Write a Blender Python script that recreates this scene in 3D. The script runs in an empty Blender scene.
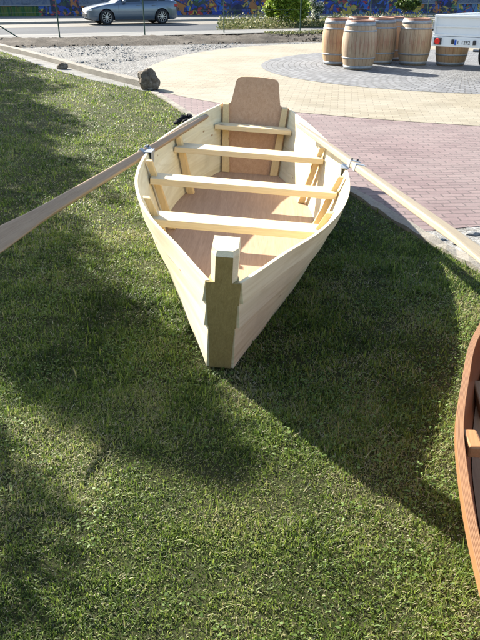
import bpy, bmesh, math, random
import numpy as np
from mathutils import Vector, Matrix, noise
random.seed(7)
rng = np.random.default_rng(11)
R = math.radians
scene = bpy.context.scene
col = scene.collection

# ------------------------------------------------------------------ camera
CAM_H = 1.45
cd = bpy.data.cameras.new('camera')
cam = bpy.data.objects.new('camera', cd)
col.objects.link(cam)
cam.location = (0, 0, CAM_H)
cam.rotation_euler = (R(90) - math.atan(.5), 0, 0)
cd.sensor_width = 36
cd.lens = 37.125
cd.clip_start = .05
cd.clip_end = 900
scene.camera = cam

# ------------------------------------------------------------------ light
SUN_EL, SUN_AZ = R(29.7), R(-43)          # azimuth measured from +Y, negative = to the left
w = bpy.data.worlds.new("World")
scene.world = w
w.use_nodes = True
sk = w.node_tree.nodes.new('ShaderNodeTexSky')
sk.sky_type = 'NISHITA'
sk.sun_disc = False
sk.sun_elevation = SUN_EL
sk.sun_rotation = SUN_AZ
sk.dust_density = 1.5
w.node_tree.links.new(sk.outputs[0], w.node_tree.nodes['Background'].inputs[0])
w.node_tree.nodes['Background'].inputs[1].default_value = .085
sd = bpy.data.lights.new('sun', 'SUN')
sd.energy = 5.0
sd.angle = R(.5)
sd.color = (1, .94, .84)
sun = bpy.data.objects.new('sun', sd)
col.objects.link(sun)
to_sun = Vector((math.sin(SUN_AZ) * math.cos(SUN_EL), math.cos(SUN_AZ) * math.cos(SUN_EL), math.sin(SUN_EL)))
sun.rotation_euler = to_sun.to_track_quat('Z', 'Y').to_euler()
scene.view_settings.view_transform = 'Standard'
scene.view_settings.look = 'None'
scene.view_settings.gamma = 1
scene.view_settings.use_curve_mapping = False
scene.view_settings.exposure = 1.9

# ------------------------------------------------------------------ materials
class NT:
    def __init__(s, name, rough=.8, spec=.3):
        s.m = bpy.data.materials.new(name)
        s.m.use_nodes = True
        s.t = s.m.node_tree
        s.b = s.t.nodes['Principled BSDF']
        s.b.inputs['Roughness'].default_value = rough
        s.b.inputs['Specular IOR Level'].default_value = spec
    def n(s, typ, **kw):
        nd = s.t.nodes.new('ShaderNode' + typ)
        for k, v in kw.items():
            if k.startswith('_'):
                setattr(nd, k[1:], v)
            else:
                s.set(nd.inputs[k.replace('__', ' ')], v)
        return nd
    def set(s, inp, v):
        if isinstance(v, bpy.types.NodeSocket):
            s.t.links.new(v, inp)
        else:
            if hasattr(inp.default_value, '__len__') and len(inp.default_value) == 4 and len(v) == 3:
                v = (*v, 1)
            inp.default_value = v
    def coord(s, scale=(1, 1, 1), rot=(0, 0, 0), which='Object', loc=(0, 0, 0)):
        tc = s.n('TexCoord')
        mp = s.n('Mapping')
        mp.inputs['Scale'].default_value = scale
        mp.inputs['Rotation'].default_value = rot
        mp.inputs['Location'].default_value = loc
        s.t.links.new(tc.outputs[which], mp.inputs[0])
        return mp.outputs[0]
    def noise(s, vec, scale, detail=4, rough=.55, dist=0):
        nd = s.n('TexNoise', Vector=vec, Scale=scale, Detail=detail, Roughness=rough, Distortion=dist)
        return nd.outputs['Fac']
    def ramp(s, fac, stops, interp='LINEAR'):
        nd = s.n('ValToRGB', Fac=fac)
        cr = nd.color_ramp
        cr.interpolation = interp
        while len(cr.elements) < len(stops):
            cr.elements.new(.5)
        for e, (p, c) in zip(cr.elements, stops):
            e.position = p
            e.color = (*c, 1) if len(c) == 3 else c
        return nd.outputs[0]
    def mix(s, f, a, b, mode='MIX'):
        nd = s.t.nodes.new('ShaderNodeMix')
        nd.data_type = 'RGBA'
        nd.blend_type = mode
        for i, v in ((0, f), (6, a), (7, b)):
            s.set(nd.inputs[i], v)
        return nd.outputs[2]
    def math(s, op, a, b=0, c=0):
        nd = s.t.nodes.new('ShaderNodeMath')
        nd.operation = op
        for i, v in enumerate((a, b, c)):
            s.set(nd.inputs[i], v)
        return nd.outputs[0]
    def bump(s, h, strength=.3, dist=.01):
        nd = s.n('Bump', Height=h, Strength=strength, Distance=dist)
        s.t.links.new(nd.outputs[0], s.b.inputs['Normal'])
    def base(s, v):
        s.set(s.b.inputs['Base Color'], v)

def wood(name, c0, c1, axis, rough=.6, grain=1., knots=True, spec=.25, band=None):
    """planed timber: long grain streaks along the given axis"""
    k = NT(name, rough, spec)
    sc = {'x': (1.2, 30, 30), 'y': (30, 1.2, 30), 'z': (30, 30, 1.2)}[axis]
    v = k.coord(sc)
    g = k.noise(v, 1.6 * grain, 5, .6, .6)
    v2 = k.coord(tuple(a * 4 for a in sc))
    f = k.noise(v2, 2., 3)
    c = k.ramp(g, [(.25, c0), (.5, tuple((a + b) / 2 for a, b in zip(c0, c1))), (.75, c1)])
    c = k.mix(.35, c, k.ramp(f, [(.3, tuple(a * .72 for a in c0)), (.7, c1)]))
    big = k.noise(k.coord((1, 1, 1)), 2.3, 3)
    c = k.mix(k.math('MULTIPLY', big, .35), c, tuple(a * .78 for a in c0))
    if knots:
        kv = {'x': (3.5, 14, 14), 'y': (14, 3.5, 14), 'z': (14, 14, 3.5)}[axis]
        vo = k.n('TexVoronoi', Vector=k.coord(kv), Scale=.55)
        kf = k.ramp(vo.outputs['Distance'], [(.03, (1, 1, 1)), (.085, (0, 0, 0))])
        c = k.mix(kf, c, (.19, .085, .03))
    k.base(c)
    k.bump(k.mix(.5, g, f), .18, .002)
    return k.m

def flat(name, c, rough=.6, spec=.3, metal=0, var=.18, sc=9):
    k = NT(name, rough, spec)
    f = k.noise(k.coord(), sc, 5)
    k.base(k.mix(f, tuple(a * (1 - var) for a in c), tuple(min(1, a * (1 + var)) for a in c)))
    k.b.inputs['Metallic'].default_value = metal
    k.bump(f, .08, .003)
    return k.m

PINE = (.66, .50, .27), (.80, .66, .42)
M = {}
M['pine_x'] = wood('pine along x', *PINE, 'x')
M['pine_y'] = wood('pine along y', *PINE, 'y')
M['pine_z'] = wood('pine along z', (.60, .42, .19), (.76, .57, .30), 'z')
M['strake'] = wood('strake ply', (.56, .47, .27), (.82, .74, .52), 'y', grain=1.1)
def strake_mat():
    """plywood strakes: rotary-cut grain running along each plank (UV = metres along, metres up)"""
    k = NT('pine strakes', .62, .2)
    uv = k.n('UVMap', _uv_map='grain')
    def mp(sx, sy):
        m = k.n('Mapping', Vector=uv.outputs[0]); m.inputs['Scale'].default_value = (sx, sy, 1)
        return m.outputs[0]
    a = k.noise(mp(1.1, 22), 1., 5, .6, .8)
    b = k.noise(mp(5, 130), 1., 3, .6)
    cth = k.math('SINE', k.math('MULTIPLY', k.noise(mp(.7, 5), 1., 3, .5, .4), 60.))
    big = k.noise(mp(1.6, 3.), 1.3, 4)
    oi = k.n('ObjectInfo')
    c = k.ramp(a, [(.3, (.58, .50, .30)), (.5, (.73, .66, .44)), (.72, (.84, .79, .59))])
    c = k.mix(k.math('MULTIPLY', k.ramp(cth, [(.2, (0, 0, 0)), (1, (1, 1, 1))]), .26), c, (.46, .36, .18))
    c = k.mix(k.math('MULTIPLY', b, .28), c, (.52, .42, .24))
    c = k.mix(k.ramp(big, [(.45, (0, 0, 0)), (.7, (.5, .5, .5))]), c, (.68, .58, .39))
    c = k.mix(k.math('MULTIPLY', oi.outputs['Random'], .5), c, (.58, .54, .41))
    vo = k.n('TexVoronoi', Vector=mp(3.2, 9), Scale=1.)
    c = k.mix(k.ramp(vo.outputs['Distance'], [(.035, (.9, .9, .9)), (.08, (0, 0, 0))]), c, (.26, .13, .05))
    c = k.mix(k.ramp(k.noise(k.coord(), 3.3, 5, .6), [(.55, (0, 0, 0)), (.75, (.35, .35, .35))]), c, (.36, .31, .2))
    k.base(c)
    k.bump(k.mix(.5, a, b), .12, .002)
    return k.m
M['strake'] = strake_mat()
M['ply_floor'] = wood('reddish ply', (.38, .235, .145), (.58, .40, .27), 'y', knots=False)
M['ply_transom'] = wood('transom ply', (.42, .225, .11), (.66, .42, .25), 'z', knots=False)
M['stem'] = wood('treated stem', (.22, .165, .06), (.38, .295, .125), 'z', grain=1.3)
M['stem_top_lit'] = wood('cut post top and lit sides', (.62, .55, .36), (.80, .73, .52), 'y', knots=False)  # pale sawn top; on the post sides it paints their sunlit look
M['oar'] = wood('oar timber', (.26, .21, .14), (.39, .325, .23), 'y', grain=1.2)
M['oar_shaded'] = wood('shaded oar timber', (.25, .165, .10), (.40, .29, .185), 'y', grain=1.2)  # browner copy of the oar timber, shade put into its colour
M['varnish'] = wood('varnished mahogany', (.16, .045, .015), (.29, .095, .032), 'y', rough=.32, knots=False, spec=.5)
M['varnish_floor'] = wood('varnished floor', (.26, .10, .038), (.40, .17, .07), 'y', rough=.75, knots=False, spec=.1)
M['varnish_block'] = wood('varnished pine', (.29, .13, .05), (.42, .215, .095), 'y', rough=.5, knots=False, spec=.25)
M['galv'] = flat('galvanised steel', (.30, .32, .34), .5, .5, .6, .35, 30)
M['dark_metal'] = flat('dark bolt', (.05, .05, .055), .45, .5, .6)
M['concrete'] = flat('concrete', (.27, .265, .245), .9, .2, 0, .3, 7)

M['rubber'] = flat('rubber', (.02, .02, .022), .8, .3)
M['black'] = flat('black fabric', (.012, .012, .014), .9, .2, 0, .4, 30)
M['white_paint'] = flat('white painted steel', (.72, .74, .74), .35, .5, 0, .05, 5)
M['green_post'] = flat('green fence post', (.012, .05, .032), .5, .4)

def ply_edge():
    """stacked veneer lines seen on the cut edge of thick plywood"""
    k = NT('plywood edge', .4, .4)
    at = k.n('Attribute', _attribute_name='ply')
    wv = k.math('SINE', k.math('MULTIPLY', at.outputs['Fac'], 38.))
    nz = k.noise(k.coord((6, 1.5, 6)), 6, 4)
    c = k.ramp(k.math('MULTIPLY_ADD', wv, .5, .5), [(.15, (.085, .034, .015)), (.5, (.18, .092, .044)), (.9, (.27, .165, .09))])
    k.base(k.mix(k.math('MULTIPLY', nz, .5), c, (.42, .2, .08)))
    return k.m
M['ply_edge'] = ply_edge()

def ground_mat():
    k = NT('soil', .95, .1)
    a = k.noise(k.coord(), .35, 6)
    b = k.noise(k.coord(), 24, 6, .7)
    c = k.ramp(a, [(.35, (.09, .08, .045)), (.6, (.14, .13, .08))])
    k.base(k.mix(b, c, (.055, .06, .025)))
    k.bump(b, .6, .02)
    return k.m
M['ground'] = ground_mat()

def lawn_mat():
    k = NT('lawn soil', .95, .1)
    v = k.coord()
    a = k.noise(v, 60, 6, .75)
    b = k.noise(v, 1.3, 5)
    c = k.ramp(a, [(.3, (.02, .023, .009)), (.48, (.06, .068, .026)), (.68, (.16, .155, .085))])
    k.base(k.mix(b, c, (.05, .06, .02)))
    k.bump(a, 1., .03)
    return k.m
M['lawn'] = lawn_mat()


def paver2(name, c1, c2, mortar, bw, rh, rot=0., polar=None, msize=.006, stain=(.3, .25, .2), dirt=.35):
    k = NT(name, .85, .25)
    if polar:
        tc = k.n('TexCoord')
        sx = k.n('SeparateXYZ', Vector=tc.outputs['Object'])
        r = k.math('POWER', k.math('ADD', k.math('MULTIPLY', sx.outputs[0], sx.outputs[0]), k.math('MULTIPLY', sx.outputs[1], sx.outputs[1])), .5)
        a = k.math('MULTIPLY', k.math('ARCTAN2', sx.outputs[1], sx.outputs[0]), polar)
        vec = k.n('CombineXYZ', X=a, Y=r, Z=0.).outputs[0]
    else:
        vec = k.coord(rot=(0, 0, rot))
    wob = k.n('TexNoise', Vector=k.coord(), Scale=7., Detail=2.)
    vm = k.t.nodes.new('ShaderNodeVectorMath')
    vm.operation = 'MULTIPLY_ADD'
    k.t.links.new(wob.outputs['Color'], vm.inputs[0])
    vm.inputs[1].default_value = (.018, .018, 0)
    k.t.links.new(vec, vm.inputs[2])
    br = k.n('TexBrick', Vector=vm.outputs[0], Color1=c1, Color2=c2, Mortar=mortar, Scale=1., Mortar__Size=msize, Mortar__Smooth=.3, Bias=0., Brick__Width=bw, Row__Height=rh)
    n1 = k.noise(k.coord(), .55, 6, .65)
    n2 = k.noise(k.coord(), 45, 4, .7)
    c = k.mix(k.ramp(n1, [(.42, (0, 0, 0)), (.68, (dirt, dirt, dirt))]), br.outputs['Color'], stain)
    c = k.mix(k.math('MULTIPLY', n2, .3), c, tuple(a * .6 for a in c1))
    n3 = k.noise(k.coord(loc=(7, 3, 0)), 1.7, 6, .7)
    c = k.mix(k.ramp(n3, [(.54, (0, 0, 0)), (.72, (.45, .45, .45))]), c, tuple(a * .62 for a in c1))
    k.base(c)
    hh = k.math('ADD', k.math('MULTIPLY', br.outputs['Fac'], -1.), k.math('MULTIPLY', n2, .35))
    k.bump(hh, .55, .008)
    return k.m
M['red_paver'] = paver2('red clay pavers', (.158, .113, .113), (.210, .155, .150), (.10, .078, .076), .17, .085, rot=R(-4), msize=.008, stain=(.24, .21, .195), dirt=.5)
M['yellow_paver'] = paver2('yellow pavers', (.215, .19, .135), (.285, .255, .19), (.17, .14, .10), .20, .10, rot=R(8), msize=.007, stain=(.30, .28, .225), dirt=.75)
M['cobble'] = paver2('grey granite setts', (.125, .13, .137), (.225, .23, .24), (.075, .075, .075), .14, .12, polar=3.2, msize=.013, stain=(.20, .20, .19), dirt=.45)

def gravel_mat():
    k = NT('pale gravel', .95, .15)
    v = k.coord()
    vo = k.n('TexVoronoi', Vector=v, Scale=22.)
    a = k.noise(v, .8, 6, .65)
    c = k.ramp(vo.outputs['Color'], [(.2, (.085, .085, .08)), (.55, (.15, .15, .145)), (.85, (.25, .25, .24))])
    c = k.mix(k.ramp(a, [(.45, (0, 0, 0)), (.62, (.85, .85, .85))]), c, (.215, .21, .20))
    c = k.mix(k.ramp(k.noise(v, 2.6, 5, .7), [(.52, (0, 0, 0)), (.66, (.7, .7, .7))]), c, (.115, .105, .095))
    k.base(c)
    k.bump(k.math('ADD', vo.outputs['Distance'], a), .8, .03)
    return k.m
M['gravel'] = gravel_mat()
def noisy(name, stops, s1, s2, bump=.5, rough=.92, dist=.02):
    k = NT(name, rough, .15)
    v = k.coord()
    a = k.noise(v, s1, 6, .65)
    b = k.noise(v, s2, 5, .7)
    k.base(k.ramp(k.mix(.45, a, b), stops))
    k.bump(b, bump, dist)
    return k.m
M['dirt'] = noisy('earth bank', [(.40, (.030, .025, .019)), (.5, (.062, .052, .040)), (.62, (.125, .11, .09))], 1.4, 18, .9, dist=.05)
M['asphalt'] = noisy('asphalt', [(.35, (.042, .048, .056)), (.65, (.066, .074, .084))], .3, 40, .3)
M['walk'] = noisy('pavement slabs', [(.35, (.13, .13, .125)), (.65, (.19, .19, .18))], .5, 25, .2)
M['bay'] = noisy('pale parking bay', [(.35, (.15, .14, .12)), (.65, (.21, .195, .17))], .5, 25, .2)
M['kerb_top'] = noisy('kerb stone', [(.35, (.17, .155, .13)), (.65, (.28, .26, .22))], 2.5, 40, .5)
M['rock'] = noisy('boulder stone', [(.34, (.06, .046, .034)), (.5, (.15, .12, .09)), (.66, (.30, .26, .21))], 5, 26, .8)
M['rubble'] = noisy('broken pale stone', [(.34, (.15, .15, .145)), (.66, (.38, .38, .37))], 9, 60, .5)
M['haunch'] = noisy('crumbly pale mortar', [(.36, (.10, .095, .08)), (.48, (.18, .18, .17)), (.66, (.25, .25, .24))], 4, 30, .7)
M['bed'] = noisy('rubble and mortar bed', [(.40, (.075, .07, .058)), (.48, (.20, .195, .18)), (.6, (.36, .36, .345))], 9, 38, .9)
M['bark'] = noisy('bark', [(.35, (.05, .038, .027)), (.65, (.13, .10, .075))], 6, 40, .9)

def leaf_mat(name, stops, trans=.35, rough=.55, attr='var', spec=.15):
    k = NT(name, rough, spec)
    at = k.n('Attribute', _attribute_name=attr)
    c = k.ramp(at.outputs['Fac'], stops)
    k.base(c)
    tr = k.n('BsdfTranslucent', Color=c)
    mx = k.n('MixShader', Fac=trans)
    k.t.links.new(k.b.outputs[0], mx.inputs[1])
    k.t.links.new(tr.outputs[0], mx.inputs[2])
    k.t.links.new(mx.outputs[0], k.t.nodes['Material Output'].inputs[0])
    return k.m
M['grass'] = leaf_mat('grass blades', [(0, (.022, .042, .008)), (.2, (.056, .098, .014)), (.42, (.125, .192, .028)), (.64, (.225, .285, .050)), (.78, (.29, .27, .125)), (1, (.44, .41, .27))], .44, .55, spec=.3)
M['clover'] = leaf_mat('clover leaves', [(0, (.07, .125, .025)), (1, (.13, .19, .05))], .25)
M['leaf'] = leaf_mat('tree leaves', [(0, (.03, .06, .012)), (1, (.09, .13, .03))], .3)
M['bush_leaf'] = leaf_mat('yellow green leaves', [(0, (.08, .15, .02)), (.5, (.20, .30, .035)), (1, (.40, .46, .08))], .35)
M['white_bush'] = leaf_mat('white blossom', [(0, (.04, .08, .03)), (.55, (.09, .14, .05)), (.6, (.6, .6, .55)), (1, (.7, .7, .66))], .3)
M['weed'] = leaf_mat('verge weeds', [(0, (.05, .07, .02)), (.5, (.12, .14, .05)), (1, (.30, .27, .14))], .3)

def mural_mat():
    k = NT('graffiti wall', .7, .25)
    v = k.coord((1, 1, 1))
    wn = k.n('TexNoise', Vector=v, Scale=1.1, Detail=3.)
    vm = k.t.nodes.new('ShaderNodeVectorMath'); vm.operation = 'MULTIPLY_ADD'
    k.t.links.new(wn.outputs['Color'], vm.inputs[0]); vm.inputs[1].default_value = (1.3, 1.3, 1.3)
    k.t.links.new(v, vm.inputs[2])
    vo = k.n('TexVoronoi', Vector=vm.outputs[0], Scale=2.1)
    sx = k.n('SeparateColor', Color=vo.outputs['Color'])
    pal = [(0, (.02, .05, .33)), (.2, (.015, .02, .06)), (.3, (.03, .11, .42)), (.42, (.42, .16, .03)), (.5, (.02, .03, .16)), (.58, (.05, .17, .07)), (.64, (.50, .38, .04)), (.74, (.05, .03, .17)), (.80, (.40, .04, .03)), (.88, (.10, .22, .40)), (.94, (.03, .06, .03))]
    c = k.ramp(sx.outputs[0], pal, 'CONSTANT')
    vo2 = k.n('TexVoronoi', Vector=vm.outputs[0], Scale=5.2)
    sx2 = k.n('SeparateColor', Color=vo2.outputs['Color'])
    c2 = k.ramp(sx2.outputs[1], pal, 'CONSTANT')
    c = k.mix(k.ramp(sx2.outputs[2], [(.55, (0, 0, 0)), (.56, (1, 1, 1))], 'CONSTANT'), c, c2)
    ve = k.n('TexVoronoi', _feature='DISTANCE_TO_EDGE', Vector=vm.outputs[0], Scale=2.1)
    c = k.mix(k.ramp(ve.outputs['Distance'], [(.03, (1, 1, 1)), (.05, (0, 0, 0))]), c, (.02, .02, .025))
    wear = k.noise(v, 1.9, 5, .65)
    c = k.mix(k.ramp(wear, [(.4, (.1, .1, .1)), (.7, (.55, .55, .55))]), c, (.10, .11, .13))
    k.base(c)
    return k.m
M['mural'] = mural_mat()
def mural_stripes():
    k = NT('striped painted base', .7, .25)
    v = k.coord((7, 1, .6))
    f = k.noise(v, 1., 2)
    k.base(k.ramp(f, [(.3, (.015, .04, .02)), (.45, (.03, .09, .03)), (.55, (.10, .13, .03)), (.68, (.02, .035, .03))]))
    return k.m
M['stripes'] = mural_stripes()
def panel_mat():
    k = NT('blue grey painted panel', .6, .3)
    v = k.coord((1.6, 1, 1.6))
    f = k.noise(v, 1.3, 4, .6, 1.5)
    k.base(k.ramp(f, [(.35, (.05, .07, .11)), (.5, (.13, .16, .21)), (.6, (.06, .09, .16)), (.7, (.22, .25, .28))]))
    return k.m
M['panel'] = panel_mat()
M['plaster'] = flat('wall plaster', (.22, .23, .25), .9)

# ------------------------------------------------------------------ mesh helpers
def link(name, me, mat=None, parent=None, smooth=False):
    o = bpy.data.objects.new(name, me)
    col.objects.link(o)
    if mat is not None:
        me.materials.append(mat)
    if parent is not None:
        o.parent = parent
    if smooth:
        me.polygons.foreach_set('use_smooth', [True] * len(me.polygons))
    return o
def raw(name, verts, faces, mat, parent=None, smooth=False):
    me = bpy.data.meshes.new(name)
    me.from_pydata([tuple(v) for v in verts], [], faces)
    me.update()
    return link(name, me, mat, parent, smooth)
def frombm(name, bm, mat, parent=None, smooth=False):
    bmesh.ops.recalc_face_normals(bm, faces=bm.faces)
    me = bpy.data.meshes.new(name)
    bm.to_mesh(me)
    bm.free()
    return link(name, me, mat, parent, smooth)
def bm_box(bm, c, s, bev=0., M4=None):
    r = bmesh.ops.create_cube(bm, size=1)
    vs = r['verts']
    for v in vs:
        v.co = Vector((v.co.x * s[0], v.co.y * s[1], v.co.z * s[2]))
    if bev:
        es = list({e for v in vs for e in v.link_edges})
        rr = bmesh.ops.bevel(bm, geom=es, offset=bev, segments=2, affect='EDGES', profile=.5)
        vs = list({v for f in rr['faces'] for v in f.verts} | {v for v in vs if v.is_valid})
    T = Matrix.Translation(c)
    if M4 is not None:
        T = T @ M4
    for v in vs:
        v.co = T @ v.co
    return vs
def box(name, c, s, mat, parent=None, bev=.004, rot=None):
    bm = bmesh.new()
    bm_box(bm, c, s, bev, rot)
    return frombm(name, bm, mat, parent)
def hexa(name, top, bot, mat, parent=None, bev=.003):
    """eight-cornered board: top and bottom quads in the same order"""
    bm = bmesh.new()
    a = [bm.verts.new(p) for p in top]
    b = [bm.verts.new(p) for p in bot]
    bm.faces.new(a)
    bm.faces.new(b[::-1])
    for i in range(4):
        bm.faces.new((a[i], b[i], b[(i + 1) % 4], a[(i + 1) % 4]))
    bmesh.ops.recalc_face_normals(bm, faces=bm.faces)
    if bev:
        bmesh.ops.bevel(bm, geom=bm.edges[:], offset=bev, segments=2, affect='EDGES', profile=.5)
    return frombm(name, bm, mat, parent)
def bm_cyl(bm, p0, p1, r0, r1=None, seg=12):
    r1 = r0 if r1 is None else r1
    p0, p1 = Vector(p0), Vector(p1)
    d = p1 - p0
    r = bmesh.ops.create_cone(bm, cap_ends=True, segments=seg, radius1=r0, radius2=r1, depth=d.length)
    T = Matrix.Translation((p0 + p1) / 2) @ d.to_track_quat('Z', 'Y').to_matrix().to_4x4()
    for v in r['verts']:
        v.co = T @ v.co
def cyl(name, p0, p1, r, mat, parent=None, r1=None, seg=16, smooth=True):
    bm = bmesh.new()
    bm_cyl(bm, p0, p1, r, r1, seg)
    o = frombm(name, bm, mat, parent)
    return o
def poly(name, pts, z, mat, kind='structure', sub=None):
    o = raw(name, [(x, y, z) for x, y in pts], [list(range(len(pts)))], mat)
    if kind:
        o['kind'] = kind
    return o
def thing(name, label, cat, loc=(0, 0, 0), rot=(0, 0, 0), group=None):
    o = bpy.data.objects.new(name, None)
    o.empty_display_size = .2
    col.objects.link(o)
    o.location = loc
    o.rotation_euler = rot
    return tag(o, label, cat, group)
def tag(o, label=None, cat=None, group=None, kind=None):
    if label: o['label'] = label
    if cat: o['category'] = cat
    if group: o['group'] = group
    if kind: o['kind'] = kind
    return o
def copy_tree(o, parent=None):
    c = o.copy()
    col.objects.link(c)
    c.parent = parent
    for ch in list(o.children):
        copy_tree(ch, c)
    return c
def interp(x, pts):
    """smooth (Catmull-Rom style) interpolation through points"""
    xs = [p[0] for p in pts]; ys = [p[1] for p in pts]
    x = min(max(x, xs[0]), xs[-1])
    i = max(0, min(len(xs) - 2, int(np.searchsorted(xs, x)) - 1))
    def sl(j):
        if j <= 0: return (ys[1] - ys[0]) / (xs[1] - xs[0])
        if j >= len(xs) - 1: return (ys[-1] - ys[-2]) / (xs[-1] - xs[-2])
        return (ys[j + 1] - ys[j - 1]) / (xs[j + 1] - xs[j - 1])
    h = xs[i + 1] - xs[i]; t = (x - xs[i]) / h
    m0, m1 = sl(i) * h, sl(i + 1) * h
    return (2 * t**3 - 3 * t**2 + 1) * ys[i] + (t**3 - 2 * t**2 + t) * m0 + (-2 * t**3 + 3 * t**2) * ys[i + 1] + (t**3 - t**2) * m1
def grid_solid(name, outer, inner, mat, parent=None, smooth=False):
    """closed sheet between two equal grids of points"""
    nr, nc = len(outer), len(outer[0])
    V = [p for r in outer for p in r] + [p for r in inner for p in r]
    o = lambda i, j: i * nc + j
    n = nr * nc
    F = []
    for i in range(nr - 1):
        for j in range(nc - 1):
            F.append((o(i, j), o(i, j + 1), o(i + 1, j + 1), o(i + 1, j)))
            F.append((n + o(i, j), n + o(i + 1, j), n + o(i + 1, j + 1), n + o(i, j + 1)))
    for i in range(nr - 1):
        for j in (0, nc - 1):
            F.append((o(i, j), o(i + 1, j), n + o(i + 1, j), n + o(i, j)))
    for j in range(nc - 1):
        for i in (0, nr - 1):
            F.append((o(i, j), o(i, j + 1), n + o(i, j + 1), n + o(i, j)))
    ob = raw(name, V, F, mat, parent)
    bm = bmesh.new(); bm.from_mesh(ob.data)
    bmesh.ops.recalc_face_normals(bm, faces=bm.faces)
    bm.to_mesh(ob.data); bm.free()
    return ob

# ------------------------------------------------------------------ ground sheets
PC = Vector((4.75, 14.9))
EDGE_R = [(-1.43, 11.0), (-1.05, 9.9), (-.71, 8.85), (-.2, 7.55), (.38, 6.25), (.86, 5.17), (1.08, 4.36), (1.22, 3.92), (1.37, 3.49), (1.62, 2.75), (2.0, 1.6), (2.5, 0), (3.2, -5)]
EDGE_L = [(-14, 29), (-9.2, 23.2), (-6.36, 18.82), (-5.32, 17.06), (-4.26, 15.07), (-2.68, 12.63), (-1.90, 11.61), (-1.5, 11.05)]
ground = poly('ground', [(-400, -60), (400, -60), (400, 700), (-400, 700)], -.03, M['ground'])
lawn_poly = EDGE_L + EDGE_R + [(-30, -5), (-30, 29)]
lawn = poly('lawn', lawn_poly[::-1], 0, M['lawn'])
gravel = poly('gravel_area', [(-14, 29.2), (-9.2, 23.4), (-6.42, 18.95), (-4.3, 15.4), (-1.45, 11.1), (-1.2, 11), (3, 14), (6, 23), (20, 27), (20, 40), (-30, 40), (-30, 29.2)][::-1], -.012, M['gravel'])
red = poly('red_paving', [(e[0] + .02, e[1] + .03) for e in EDGE_R[:5]] + [(.92, 5.2), (1.13, 4.2), (1.35, 4.26), (1.65, 4.34), (3, 4.6), (20, 7.5), (20, 16), (-1.2, 12.2)], .002, M['red_paving'] if 'red_paving' in M else M['red_paver'])
yp = []
for i in range(120):
    a = 2 * math.pi * i / 120
    r = 7.12
    yp.append((r * math.cos(a), r * math.sin(a)))
def disc(name, c, rfun, z, mat, n=160):
    V = [(0, 0, 0)] + [(rfun(2 * math.pi * i / n) * math.cos(2 * math.pi * i / n), rfun(2 * math.pi * i / n) * math.sin(2 * math.pi * i / n), 0) for i in range(n)]
    F = [(0, 1 + i, 1 + (i + 1) % n) for i in range(n)]
    o = raw(name, V, F, mat)
    o.location = (c[0], c[1], z)
    o['kind'] = 'structure'
    return o
disc('yellow_paving', PC, lambda a: 7.12 + .05 * math.sin(7 * a) - .55 * math.exp(-((a - 2.95) / .45) ** 2), .006, M['yellow_paver'])
disc('cobble_circle', PC, lambda a: 4.3, .010, M['cobble'])
poly('rubble_bed', [(.90, 5.2), (1.02, 4.75), (1.15, 4.32), (1.35, 4.38), (1.65, 4.46), (3, 4.72), (20, 7.6), (20, -5), (3.3, -5), (2.55, 0), (2.05, 1.6), (1.66, 2.78), (1.40, 3.52), (1.25, 3.95), (1.10, 4.4)][::-1], -.001, M['bed'])

def strip(name, path, wd, z0, z1, mat, jitter=0.):
    """a kerb: a band of given width following a path, rising from z0 to z1"""
    P = [Vector((*p, 0)) for p in path]
    L, Rr = [], []
    for i, p in enumerate(P):
        a = P[max(0, i - 1)]; b = P[min(len(P) - 1, i + 1)]
        d = (b - a).normalized(); n = Vector((-d.y, d.x, 0))
        L.append(p + n * wd / 2); Rr.append(p - n * wd / 2)
    V = []; F = []
    for i in range(len(P)):
        for q, z in ((L[i], z0), (L[i], z1), (Rr[i], z1), (Rr[i], z0)):
            V.append((q.x, q.y, z + (random.uniform(-jitter, jitter) if z == z1 else 0)))
    for i in range(len(P) - 1):
        for j in range(3):
            F.append((4 * i + j, 4 * i + j + 1, 4 * i + j + 5, 4 * i + j + 4))
    o = raw(name, V, F, mat)
    bm = bmesh.new(); bm.from_mesh(o.data); bmesh.ops.recalc_face_normals(bm, faces=bm.faces); bm.to_mesh(o.data); bm.free()
    o['kind'] = 'structure'
    return o
def dense(path, step):
    out = []
    for a, b in zip(path[:-1], path[1:]):
        a, b = Vector(a), Vector(b)
        n = max(1, int((b - a).length / step))
        out += [tuple(a.lerp(b, i / n)) for i in range(n)]
    return out + [tuple(path[-1])]
strip('kerb', dense([(x + .045 + random.uniform(-.003, .003), y + .02) for x, y in dense(EDGE_R, .2)], .1), .08, -.02, .022, M['kerb_top'], .008)
KL = [(-9.0, 23.6), (-6.2, 19.1), (-4.95, 17.1), (-4.0, 15.55), (-2.9, 13.65), (-1.55, 11.55)]
strip('kerb', dense(KL, .25), .17, -.02, .10, M['kerb_top'], .006)
poly('kerb_footing', [(-6.37, 18.78), (-5.3, 16.98), (-4.27, 15.02), (-2.69, 12.58), (-1.92, 11.56), (-1.5, 11.06), (-1.4, 11.2), (-1.75, 11.75), (-2.9, 13.6), (-4.1, 15.6), (-5.1, 17.3)], .006, M['haunch'])

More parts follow.
